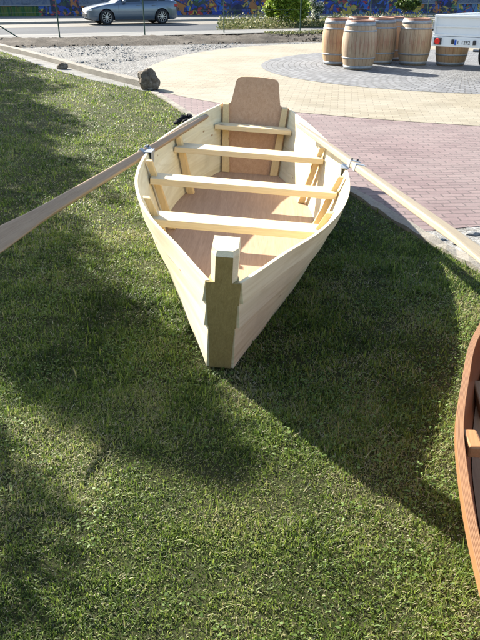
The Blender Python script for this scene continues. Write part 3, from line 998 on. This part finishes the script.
# ------------------------------------------------------------------ barrels
def stave_mat():
    k = NT('oak staves', .6, .3)
    tc = k.n('TexCoord')
    sx = k.n('SeparateXYZ', Vector=tc.outputs['Object'])
    oi = k.n('ObjectInfo')
    a = k.math('ARCTAN2', sx.outputs[1], sx.outputs[0])
    st = k.math('MULTIPLY', a, 26 / (2 * math.pi))
    cell = k.math('FLOOR', k.math('ADD', st, k.math('MULTIPLY', oi.outputs['Random'], 40.)))
    wn = k.n('TexWhiteNoise', _noise_dimensions='1D', W=cell)
    c = k.ramp(wn.outputs['Value'], [(0, (.27, .135, .05)), (.5, (.36, .215, .105)), (1, (.40, .285, .17))])
    fr = k.math('FRACT', st)
    seam = k.math('GREATER_THAN', k.math('ABSOLUTE', k.math('SUBTRACT', fr, .5)), .462)
    v3 = k.n('CombineXYZ', X=k.math('MULTIPLY', a, 9.), Y=k.math('MULTIPLY', sx.outputs[2], 2.2), Z=k.math('MULTIPLY', oi.outputs['Random'], 50.)).outputs[0]
    g = k.noise(v3, 2.4, 5, .65)
    c = k.mix(k.ramp(g, [(.35, (0, 0, 0)), (.7, (.65, .65, .65))]), c, (.38, .32, .235))
    tint = k.ramp(oi.outputs['Random'], [(0, (.38, .32, .23)), (.35, (.33, .20, .10)), (.7, (.28, .25, .20)), (1, (.42, .26, .13))])
    c = k.mix(.45, c, tint)
    # wine stain round the belly
    zf = k.math('SUBTRACT', 1., k.math('MULTIPLY', k.math('ABSOLUTE', k.math('SUBTRACT', sx.outputs[2], .46)), 5.))
    stn = k.math('MULTIPLY', k.math('MAXIMUM', zf, 0.), k.math('GREATER_THAN', k.noise(v3, .9, 3), .5))
    c = k.mix(k.math('MULTIPLY', stn, .45), c, (.26, .085, .06))
    v4 = k.n('CombineXYZ', X=k.math('MULTIPLY', a, 4.), Y=k.math('MULTIPLY', sx.outputs[2], 7.), Z=k.math('MULTIPLY', oi.outputs['Random'], 30.)).outputs[0]
    c = k.mix(k.ramp(k.noise(v4, 1.5, 5, .6), [(.56, (0, 0, 0)), (.72, (.6, .6, .6))]), c, (.20, .145, .09))
    c = k.mix(k.math('MULTIPLY', seam, .7), c, (.09, .05, .025))
    c = k.mix(k.math('MULTIPLY', k.math('GREATER_THAN', sx.outputs[2], .868), .75), c, (.20, .075, .045))
    k.base(c)
    k.bump(k.math('SUBTRACT', g, seam), .3, .004)
    return k.m
M['stave'] = stave_mat()
M['hoop'] = flat('galvanised hoop', (.25, .27, .29), .6, .4, .3, .45, 14)
M['head'] = wood('barrel head', (.26, .12, .065), (.42, .22, .13), 'x')
def brad(z):
    u = (z - .455) / .455
    return .345 - .070 * u * u
def lathe(name, prof, mat, parent, seg=48, smooth=True):
    V = []; F = []
    for r, z in prof:
        for i in range(seg):
            a = 2 * math.pi * i / seg
            V.append((r * math.cos(a), r * math.sin(a), z))
    m = len(prof)
    for k in range(m - 1):
        for i in range(seg):
            F.append((k * seg + i, k * seg + (i + 1) % seg, (k + 1) * seg + (i + 1) % seg, (k + 1) * seg + i))
    F.append(list(range(seg))[::-1]); F.append([(m - 1) * seg + i for i in range(seg)])
    return raw(name, V, F, mat, parent, smooth)
def barrel(loc, label):
    b = thing('wine_barrel', label, 'barrel', loc, (0, 0, 0), 'wine barrels on the grey setts')
    lathe('staves', [(brad(z) - (.010 if z in (0, .91) else 0), z) for z in [0] + [.006 + .898 * i / 18 for i in range(19)]] + [(brad(.91) - .012, .91), (brad(.91) - .026, .91), (brad(.91) - .034, .882)], M['stave'], b)
    lathe('head', [(.2485, .876), (.2485, .888), (.2, .889), (.02, .889)], M['head'], b)
    for z0, z1 in ((.018, .075), (.205, .236), (.325, .352), (.612, .640), (.700, .730), (.805, .872)):
        if z0 in (.325, .612): continue
        lathe('hoop', [(brad(z0) + .001, z0), (brad(z0) + .0045, z0), (brad(z1) + .0045, z1), (brad(z1) + .001, z1)], M['hoop'], b)
    return b
b0 = barrel((2.40, 14.35, .012), 'barrel standing in front of the others, nearest the viewer, with dark marks near its foot')
for (x, y, rz, lb) in ((2.10, 15.28, 1.1, 'leftmost wine barrel of the group'),
                       (3.04, 15.52, 2.3, 'barrel right behind the front barrel, with a dull red stain round its middle'),
                       (3.74, 15.28, 3.9, 'barrel just left of the white trailer, catching a bright sun patch near its top'),
                       (4.50, 15.10, 5.0, 'wine barrel seen underneath the white trailer'),
                       (2.72, 16.25, .4, 'wine barrel hidden behind the leftmost and the front one, only its rim showing'),
                       (3.42, 16.30, 4.4, 'wine barrel in the back row, its rim showing next to the trailer side')):
    c = copy_tree(b0)
    c.location = (x, y, .012); c.rotation_euler = (0, 0, rz)
    c['label'] = lb

# ------------------------------------------------------------------ trailer
def trailer():
    ex = Vector((.76, -.65, 0)).normalized()
    ang = math.atan2(ex.y, ex.x)
    t = thing('car_trailer', 'white box trailer with red rear lamp and number plate beside the barrels', 'trailer', (3.49, 12.95, 0), (0, 0, ang))
    W, D = 1.30, 2.9      # local x along the rear face, local y forwards (away)
    zb, zt = .715, 1.055
    WP = M['white_paint']
    box('floor_pan', (W / 2, D / 2, zb - .02), (W - .02, D - .02, .05), M['galv'], t)
    # tailgate: rim with two recessed panels
    def wall(name, c, rot, length):
        bm = bmesh.new()
        h = zt - zb
        R4 = Matrix.Rotation(rot, 4, 'Z')
        def bb(x, z, sx, sz, dy, th, bev=.003):
            p = Vector(c) + (R4 @ Vector((x, dy, 0))); p.z = z
            bm_box(bm, p, (sx, th, sz), bev, R4)
        bb(0, (zb + zt) / 2, length - .04, h - .03, .012, .012)
        bb(0, zt - .018, length, .036, 0, .036)
        bb(0, zb + .016, length, .032, 0, .036)
        bb(0, zb + .155, length - .05, .030, .002, .026)
        for sx in (-1, 1):
            bb(sx * (length / 2 - .020), (zb + zt) / 2, .040, h - .074, 0, .034)
        return frombm(name, bm, WP, t)
    wall('tailgate', (W / 2, 0, 0), 0, W)
    wall('side_panel', (-.0, D / 2 + .02, 0), R(-90), D)
    wall('side_panel', (W, D / 2 + .02, 0), R(90), D)
    wall('front_panel', (W / 2, D + .02, 0), R(180), W)
    box('latch', (-.012, -.024, zb + .17), (.02, .02, .13), M['galv'], t)
    # lamp bar
    box('lamp_bar', (W / 2, -.015, zb - .09), (W + .02, .028, .165), WP, t, .006)
    for x in (.115, W - .115):
        lm = box('rear_lamp', (x, -.045, zb - .088), (.135, .034, .112), M['dark_metal'], t, .006)
        k = NT('red lens', .2, .6); k.base((.75, .02, .015)); k.b.inputs['Coat Weight'].default_value = .5
        bm = bmesh.new()
        bm_cyl(bm, (x + .002, -.061, zb - .088), (x + .002, -.080, zb - .088), .052, .044, 20)
        frombm('lens', bm, k.m, lm)
    pl = box('number_plate', (.60, -.038, zb - .095), (.34, .008, .090), M['white_paint'], t, .003)
    kb = NT('plate blue', .4); kb.base((.02, .09, .45))
    box('plate_band', (.453, -.0435, zb - .095), (.034, .004, .084), kb.m, pl, 0)
    for body, px in (('I', .500), ('1292', .640)):
        tx = bpy.data.curves.new('plate_text', 'FONT'); tx.body = body; tx.size = .083; tx.align_x = 'CENTER'; tx.align_y = 'CENTER'; tx.extrude = .001; tx.offset = .001
        to = bpy.data.objects.new('tmp_text', tx); col.objects.link(to)
        bpy.context.view_layer.update()
        me = bpy.data.meshes.new_from_object(to.evaluated_get(bpy.context.evaluated_depsgraph_get()))
        bpy.data.objects.remove(to)
        me.transform(Matrix.Translation((px, -.0445, zb - .095)) @ Matrix.Rotation(R(90), 4, 'X'))
        me.materials.clear()
        link('plate_characters', me, M['dark_metal'], pl)
    for x in (.40, .80):
        box('plate_lamp', (x, -.045, zb - .085), (.045, .035, .075), M['dark_metal'], t, .008)
    # chassis, axle and wheels (to the right of the frame)
    for x in (.2, W - .2):
        box('chassis_rail', (x, D / 2 + .1, zb - .075), (.05, D - .1, .06), M['galv'], t)
    ya = 2.3
    cyl('axle', (-.16, ya, .32), (W + .16, ya, .32), .025, M['galv'], t)
    for x in (.14, W - .14):
        wb = thing('wheel', None, None, (x, ya, .30)); wb.parent = t
        def ring(name, prof, mat):
            V = []; F = []; n = 32
            for r, xx in prof:
                for i in range(n):
                    a = 2 * math.pi * i / n
                    V.append((xx, r * math.cos(a), r * math.sin(a)))
            for q in range(len(prof) - 1):
                for i in range(n):
                    F.append((q * n + i, q * n + (i + 1) % n, (q + 1) * n + (i + 1) % n, (q + 1) * n + i))
            F.append(list(range(n))); F.append([(len(prof) - 1) * n + i for i in range(n)])
            raw(name, V, F, mat, wb, True)
        ring('tyre', [(.16, -.07), (.27, -.075), (.29, -.05), (.29, .05), (.27, .075), (.16, .07)], M['rubber'])
        ring('rim', [(.158, -.06), (.158, -.055), (.1, -.03), (.04, -.03), (.04, .03), (.1, .03), (.158, .055), (.158, .06)], M['galv'])
    hexa('drawbar', [(W / 2 - .04, D, zb - .05), (W / 2 + .04, D, zb - .05), (W / 2 + .03, D + 1.1, .48), (W / 2 - .03, D + 1.1, .48)], [(W / 2 - .04, D, zb - .12), (W / 2 + .04, D, zb - .12), (W / 2 + .03, D + 1.1, .42), (W / 2 - .03, D + 1.1, .42)], M['galv'], t)
    cyl('jockey_wheel', (W / 2 + .08, D + .9, .0), (W / 2 + .08, D + .9, .62), .022, M['galv'], t)
    T = Matrix.Translation((3.49, 12.95, 0)) @ Matrix.Rotation(ang, 4, 'Z')
    a = T @ Vector((.86, .06, zb + .01)); b = T @ Vector((1.30, .35, 1.62))
    p = cyl('wooden_pole', a, b, .015, M['oar'], None, .013)
    tag(p, 'thin pale wooden pole sticking up out of the white trailer', 'pole')
trailer()

# ------------------------------------------------------------------ boulder, little rock, black strap
def boulder(name, loc, s, label, cat, seed, sub=4):
    bm = bmesh.new()
    bmesh.ops.create_icosphere(bm, subdivisions=sub, radius=1)
    for v in bm.verts:
        p = v.co.copy()
        n1 = noise.noise(p * 1.1 + Vector((seed, 0, 0))); n2 = noise.noise(p * 3.1 + Vector((0, seed, 0))); n3 = noise.noise(p * 8 + Vector((0, 0, seed)))
        cellv = noise.voronoi(p * 1.5 + Vector((seed, 1, 2)))[0][0]
        k = .86 + .30 * n1 + .12 * n2 + .05 * n3 + .05 * cellv
        v.co = Vector((p.x * s[0], p.y * s[1], p.z * s[2])) * k
        v.co.z += s[2] * .72
        if seed == 3: v.co.x += -.10 * (v.co.z / s[2]) * s[0]
        if v.co.z < -.02: v.co.z = -.02
    o = frombm(name, bm, M['rock'], None, False)
    o.location = loc
    return tag(o, label, cat)
boulder('boulder', (-1.46, 11.3, 0), (.185, .16, .205), 'rough grey brown boulder sitting at the end of the kerb where lawn meets gravel', 'rock', 3)
boulder('small_rock', (-3.62, 14.35, 0), (.13, .10, .085), 'small dark rock on the pale footing along the far kerb', 'rock', 9, 3)
def strap():
    cu = [Vector(p) * .8 for p in ((-.13, -.06, .02), (-.09, .0, .05), (-.04, .06, .085), (.01, .09, .06), (.05, .10, .10), (.09, .05, .07), (.07, -.01, .03), (.02, -.03, .05), (-.04, -.05, .025))]
    bm = bmesh.new()
    for a, b in zip(cu[:-1], cu[1:]):
        bmesh.ops.create_icosphere(bm, subdivisions=2, radius=.032, matrix=Matrix.Translation(a) @ Matrix.Diagonal((1.2, 1, .7, 1)))
        bm_cyl(bm, a, b, .028, .024, 8)
    for v in bm.verts:
        v.co += Vector((noise.noise(v.co * 22), noise.noise(v.co * 22 + Vector((5, 0, 0))), noise.noise(v.co * 22 + Vector((0, 5, 0))))) * .016
    o = frombm('black_cloth', bm, M['black'], None, True)
    o.location = (-.66, 8.25, 0)
    tag(o, 'crumpled black cloth lying at the lawn edge left of the light boat', 'cloth')
strap()
# broken pale stones between the brick paving and the lawn kerb
SM = []
for i in range(5):
    bm = bmesh.new(); bmesh.ops.create_icosphere(bm, subdivisions=2, radius=1)
    for v in bm.verts:
        p = v.co.copy()
        v.co = Vector((p.x, p.y * .7, p.z * .35)) * (1 + .5 * noise.noise(p * 1.4 + Vector((i * 7, 0, 0))))
    bmesh.ops.recalc_face_normals(bm, faces=bm.faces)
    me = bpy.data.meshes.new('broken_stone'); bm.to_mesh(me); bm.free(); me.materials.append(M['rubble']); SM.append(me)
placed = []
tries = 0
while len(placed) < 40 and tries < 6000:
    tries += 1
    y = random.uniform(3.1, 4.45)
    xe = float(np.interp(y, [2.75, 3.49, 3.92, 4.36, 5.17], [1.62, 1.37, 1.22, 1.08, .86])) + .13
    xr = xe + random.uniform(0, 1) ** 1.2 * (.50 if y < 4 else .3)
    if y > 4.15 + (xr - 1.1) * .17: continue
    s = random.uniform(.020, .055)
    if any((Vector((xr, y)) - Vector(p[:2])).length < (s + p[2]) * .82 for p in placed): continue
    placed.append((xr, y, s))
    o = bpy.data.objects.new('broken_stone', random.choice(SM)); col.objects.link(o)
    o.location = (xr, y, .004); o.scale = (s, s, s); o.rotation_euler = (0, 0, random.uniform(0, 6.28))
    tag(o, 'pale broken stone lying between the brick paving and the lawn kerb', 'stone', 'broken stones under the right oar')

# ------------------------------------------------------------------ wire fence
def fence():
    f = thing('wire_fence', 'thin dark green wire fence posts standing along the pavement edge', 'fence', (-3.42, 25.0, 0))
    o = Vector((-3.42, 25.0, 0))
    pts = []
    for (px, D) in ((60, 23.6), (145, 25.0), (224, 26.3), (300, 27.4), (369, 28.8)):
        Z = D * .8944 + CAM_H * .4472
        pts.append(Vector(((px - 240) / 660 * Z, D, 0)))
    d = (pts[1] - pts[0])
    pts = [pts[0] - d] + pts + [pts[-1] + d, pts[-1] + 2 * d]
    for p in pts:
        cyl('post', p - o + Vector((0, 0, -.1)), p - o + Vector((0, 0, 1.65)), .021, M['green_post'], f)
    a = Vector((-7.02, 23.1, 0)); b = a + Vector((-2.0, -.8, 1.45))
    cyl('brace', a - o, b - o, .019, M['green_post'], f)
    bm = bmesh.new()
    for z in (.12, .8, 1.55):
        for p, q in zip(pts[:-1], pts[1:]):
            bm_cyl(bm, p - o + Vector((0, 0, z)), q - o + Vector((0, 0, z)), .0016, .0016, 5)
    frombm('wire', bm, M['galv'], f)
fence()

# ------------------------------------------------------------------ graffiti wall
def wall():
    A = Vector((-24, 39.2, 0)); B = Vector((26, 50.6, 0))
    d = (B - A); L = d.length; ang = math.atan2(d.y, d.x)
    t = thing('graffiti_wall', 'long low wall covered in bright blue, orange and green graffiti across the road', 'wall', A, (0, 0, ang))
    box('wall_face', (L / 2, .15, 1.3), (L, .3, 2.6), M['mural'], t, 0)
    box('wall_base', (6.4, .14, .3), (12.6, .34, .62), M['stripes'], t, 0)
    box('wall_cap', (L / 2, .15, 2.64), (L, .4, .08), M['concrete'], t, .01)
    for x0, x1 in ((.5, 8.0), (8.6, 13.4), (15.0, 18.4), (35.2, 37.6), (39.2, 41.3), (43.6, 46.5)):
        fp = box('painted_panel', ((x0 + x1) / 2, -.015, 1.25), (x1 - x0, .02, 1.15), M['panel'], t, 0)
        box('panel_rail', ((x0 + x1) / 2, -.04, .66), (x1 - x0, .03, .05), M['plaster'], fp, 0)
        box('panel_rail', ((x0 + x1) / 2, -.04, 1.85), (x1 - x0, .03, .05), M['plaster'], fp, 0)
wall()

# ------------------------------------------------------------------ car
def car():
    ang = R(24)
    k = NT('blue grey metallic paint', .28, .5); k.base((.10, .135, .18)); k.b.inputs['Metallic'].default_value = .55; k.b.inputs['Coat Weight'].default_value = .7
    paint = k.m
    k = NT('tinted glass', .06, .6); k.base((.02, .03, .035)); glass = k.m
    k = NT('clear lamp', .1, .6); k.base((.72, .74, .76)); lamp = k.m
    k = NT('tail lens', .2, .6); k.base((.5, .02, .02)); tail = k.m
    alloy = flat('alloy rim', (.50, .51, .52), .3, .5, .8)
    c0 = Vector((-5.19, 34.35, .012))
    t = thing('parked_car', 'blue grey metallic saloon car parked at the kerb in front of the graffiti wall', 'car', c0, (0, 0, ang))
    t.scale = (.94, .94, .97)
    XW = (-1.40, 1.40); RW = .33
    side = []
    N = 140
    def belt(x):
        return interp(x, [(-2.30, .56), (-2.22, .66), (-1.9, .76), (-1.3, .86), (-.75, .92), (.3, .95), (1.3, .98), (1.9, 1.0), (2.2, .97), (2.30, .90)])
    def hw(x, z):
        a = interp(x, [(-2.30, .52), (-2.2, .70), (-1.9, .83), (-1.2, .89), (0, .90), (1.3, .90), (1.9, .84), (2.2, .72), (2.30, .60)])
        return a * (1 - .10 * max(0, (z - .62) / .4) ** 2 - .05 * max(0, (.35 - z) / .2))
    def zb(x):
        z = .20 + .10 * max(0, (abs(x) - 1.9) / .4) ** 2
        for xw in XW:
            q = (x - xw) / (RW + .055)
            if abs(q) < 1:
                z = max(z, RW + (RW + .055) * math.sqrt(1 - q * q) * .98)
        return z
    V = []; F = []
    m = 9
    for i in range(N + 1):
        x = -2.30 + 4.60 * i / N
        row = []
        z0, z1 = zb(x), belt(x)
        for j in range(m):
            z = z0 + (z1 - z0) * j / (m - 1)
            row.append((x, -hw(x, z), z))
        row.append((x, -hw(x, z1) * .90, z1 + .03)); row.append((x, -hw(x, z1) * .5, z1 + .055)); row.append((x, 0, z1 + .06))
        full = row + [(p[0], -p[1], p[2]) for p in row[-2::-1]]
        V += full
    q = len(V) // (N + 1)
    for i in range(N):
        for j in range(q - 1):
            F.append((i * q + j, i * q + j + 1, (i + 1) * q + j + 1, (i + 1) * q + j))
    F.append([j for j in range(q)]); F.append([N * q + j for j in range(q)])
    raw('body', V, F, paint, t, True)
    # underbody and wheel wells
    box('underbody', (0, 0, .32), (4.2, 1.3, .26), M['rubber'], t, .02)
    # cabin: windows ring and roof
    def cab(x):
        return interp(x, [(-.95, .93), (-.55, 1.16), (-.15, 1.36), (.3, 1.405), (.8, 1.40), (1.25, 1.31), (1.7, 1.13), (2.05, 1.00)])
    V = []; F = []; n = 60
    for i in range(n + 1):
        x = -.95 + 3.0 * i / n
        zt = cab(x); z0 = belt(x) + .012
        w0 = hw(x, belt(x)) * .93; h = max(0, (zt - z0)); w1 = w0 - .42 * h
        V += [(x, -w0, z0), (x, -(w0 * .35 + w1 * .65), z0 + h * .65), (x, -w1 * .97, z0 + h * .93), (x, -w1 * .6, zt + .005), (x, 0, zt + .012),
              (x, w1 * .6, zt + .005), (x, w1 * .97, z0 + h * .93), (x, (w0 * .35 + w1 * .65), z0 + h * .65), (x, w0, z0)]
    for i in range(n):
        for j in range(8):
            F.append((i * 9 + j, i * 9 + j + 1, (i + 1) * 9 + j + 1, (i + 1) * 9 + j))
    raw('cabin', V, F, paint, t, True)
    for s in (-1, 1):
        for (xa, xb, tag_) in ((-.62, .34, 0), (.42, 1.22, 0), (1.27, 1.62, 0)):
            V = []; F = []; nn = 14
            for i in range(nn + 1):
                x = xa + (xb - xa) * i / nn
                zt = cab(x); z0 = belt(x) + .012; h = zt - z0
                w0 = hw(x, belt(x)) * .93; w1 = w0 - .42 * h
                for f in (.07, .45, .65, .86):
                    if f <= .65: y = w0 + ((w0 * .35 + w1 * .65) - w0) * f / .65
                    else: y = (w0 * .35 + w1 * .65) + (w1 * .97 - (w0 * .35 + w1 * .65)) * (f - .65) / .28
                    V.append((x, s * (y + .008), z0 + h * f))
            for i in range(nn):
                for j in range(3):
                    F.append((i * 4 + j, i * 4 + j + 1, (i + 1) * 4 + j + 1, (i + 1) * 4 + j))
            raw('window', V, F, glass, t, True)
        for zc in ((-.30, .52),):
            pass
        # door seams and handles, mirror, lamps
        for xd in (-.80, .38, 1.16):
            bm = bmesh.new()
            zz = [.27, .45, .65, .8, belt(xd) - .01]
            for a, b in zip(zz[:-1], zz[1:]):
                bm_cyl(bm, (xd, s * (hw(xd, a) + .0005), a), (xd, s * (hw(xd, b) + .0005), b), .005, .005, 6)
            frombm('door_seam', bm, M['dark_metal'], t)
        for xd in (.20, .98):
            box('door_handle', (xd, s * (hw(xd, .82) + .012), .83), (.17, .02, .028), paint, t, .006)
        box('sill', (0, s * .865, .215), (2.02, .05, .07), M['dark_metal'], t, .01)
        bm = bmesh.new(); bm_box(bm, (-.50, s * .93, 1.0), (.16, .15, .11), .03)
        frombm('wing_mirror', bm, paint, t, True)
        bm = bmesh.new(); bm_box(bm, (-2.10, s * .70, .655), (.24, .17, .10), .025, Matrix.Rotation(s * R(-32), 4, 'Z'))
        frombm('headlight', bm, lamp, t)
        bm = bmesh.new(); bm_box(bm, (2.17, s * .72, .82), (.22, .12, .12), .02, Matrix.Rotation(s * R(30), 4, 'Z'))
        frombm('tail_light', bm, tail, t)
        for xw in XW:
            wl = thing('wheel', None, None, (xw, s * .80, RW)); wl.parent = t
            def ring(name, prof, mat):
                V = []; F = []; n = 36
                for r, yy in prof:
                    for i in range(n):
                        a = 2 * math.pi * i / n
                        V.append((r * math.cos(a), s * yy, r * math.sin(a)))
                for qq in range(len(prof) - 1):
                    for i in range(n):
                        F.append((qq * n + i, qq * n + (i + 1) % n, (qq + 1) * n + (i + 1) % n, (qq + 1) * n + i))
                raw(name, V, F, mat, wl, True)
            ring('tyre', [(.0, -.10), (.22, -.10), (.31, -.10), (RW, -.07), (RW, .07), (.315, .098), (.235, .102), (.23, .06), (0, .055)], M['rubber'])
            bm = bmesh.new()
            for i in range(10):
                a = 2 * math.pi * i / 10
                bm_cyl(bm, (.03 * math.cos(a), s * .085, .03 * math.sin(a)), (.225 * math.cos(a), s * .090, .225 * math.sin(a)), .020, .014, 6)
            bm_cyl(bm, (0, s * .07, 0), (0, s * .10, 0), .045, .04, 14)
            n = 36
            prev = None
            for i in range(n):
                a = 2 * math.pi * i / n; b = 2 * math.pi * (i + 1) / n
                bm_cyl(bm, (.225 * math.cos(a), s * .092, .225 * math.sin(a)), (.225 * math.cos(b), s * .092, .225 * math.sin(b)), .012, .012, 5)
            frombm('rim', bm, alloy, wl)
    box('front_bumper_grille', (-2.285, 0, .42), (.05, 1.0, .16), M['dark_metal'], t, .01)
    # windscreens
    for (xa, xb) in ((-.90, -.22), (1.28, 2.0)):
        V = []; F = []; nn = 10
        for i in range(nn + 1):
            x = xa + (xb - xa) * i / nn
            zt = cab(x); z0 = belt(x) + .012; h = zt - z0; w1 = hw(x, belt(x)) * .93 - .42 * h
            for j in range(7):
                u = (j / 3 - 1)
                V.append((x, u * w1 * .86, zt + .020 - .010 * abs(u)))
        for i in range(nn):
            for j in range(6):
                F.append((i * 7 + j, i * 7 + j + 1, (i + 1) * 7 + j + 1, (i + 1) * 7 + j))
        raw('windscreen', V, F, glass, t, True)
car()

# ------------------------------------------------------------------ bushes and verge weeds
def bush(name, label, loc, rad, n, leaf, mat, blobs=9, seed=1):
    root = thing(name, label, 'bush', loc)
    rnd = np.random.default_rng(seed)
    P = []
    bm = bmesh.new()
    for b in range(blobs):
        c = rnd.normal(0, .42, 3) * np.array(rad); c[2] = abs(c[2]) + rad[2] * rnd.uniform(.35, 1.0)
        r = np.array(rad) * rnd.uniform(.28, .5)
        m = n // blobs
        d = rnd.normal(0, 1, (m, 3)); d /= np.linalg.norm(d, axis=1)[:, None]
        p = d * (rnd.random(m) ** .35)[:, None] * r * rnd.uniform(.75, 1.2, m)[:, None] + c
        P.append(p)
        bm_cyl(bm, (c[0] * .2, c[1] * .2, -.02), tuple(c), .016, .006, 6)
    P = np.concatenate(P); P = P[P[:, 2] > .02]
    leaf_scatter('foliage', P, leaf, mat, up=.25, kind=None, parent=root)
    frombm('stems', bm, M['bark'], root)
bush('leafy_bush', 'big yellow green leafy bush growing behind the wire fence', (1.95, 31.6, .03), (1.15, .8, .95), 9000, .062, M['bush_leaf'], 13, 4)
bush('flowering_bush', 'bush with small white blossoms to the right of the yellow green one', (3.35, 32.4, .03), (.42, .5, .62), 2600, .045, M['white_bush'], 7, 9)
bush('green_bush', 'dark green shrub in front of the graffiti wall just left of the trailer', (9.6, 42.0, .1), (.9, .6, .6), 2400, .07, M['leaf'], 7, 12)
def weeds():
    n = 14000
    x = rng.uniform(-.9, 9, n)
    y = 28.9 + (x + .75) * .40 + rng.uniform(0, 4.2, n)
    h = (.12 + .45 * vnoise(x, y, 1.1, 31)) * rng.uniform(.4, 1.1, n) * np.clip((y - 28.7 - (x + .75) * .4) * 1.5 + .25, .2, 1)
    z = rng.random(n) * h
    leaf_scatter('verge_weeds', np.stack([x + rng.normal(0, .04, n), y, z + .03], 1), .038, M['weed'], up=-.3)
    n = 2500
    x = rng.uniform(.9, 5, n); y = 25.1 + x * .42 + rng.uniform(0, 1.3, n)
    leaf_scatter('ground_cover', np.stack([x, y, rng.random(n) * .09], 1), .03, M['weed'], up=0)
weeds()
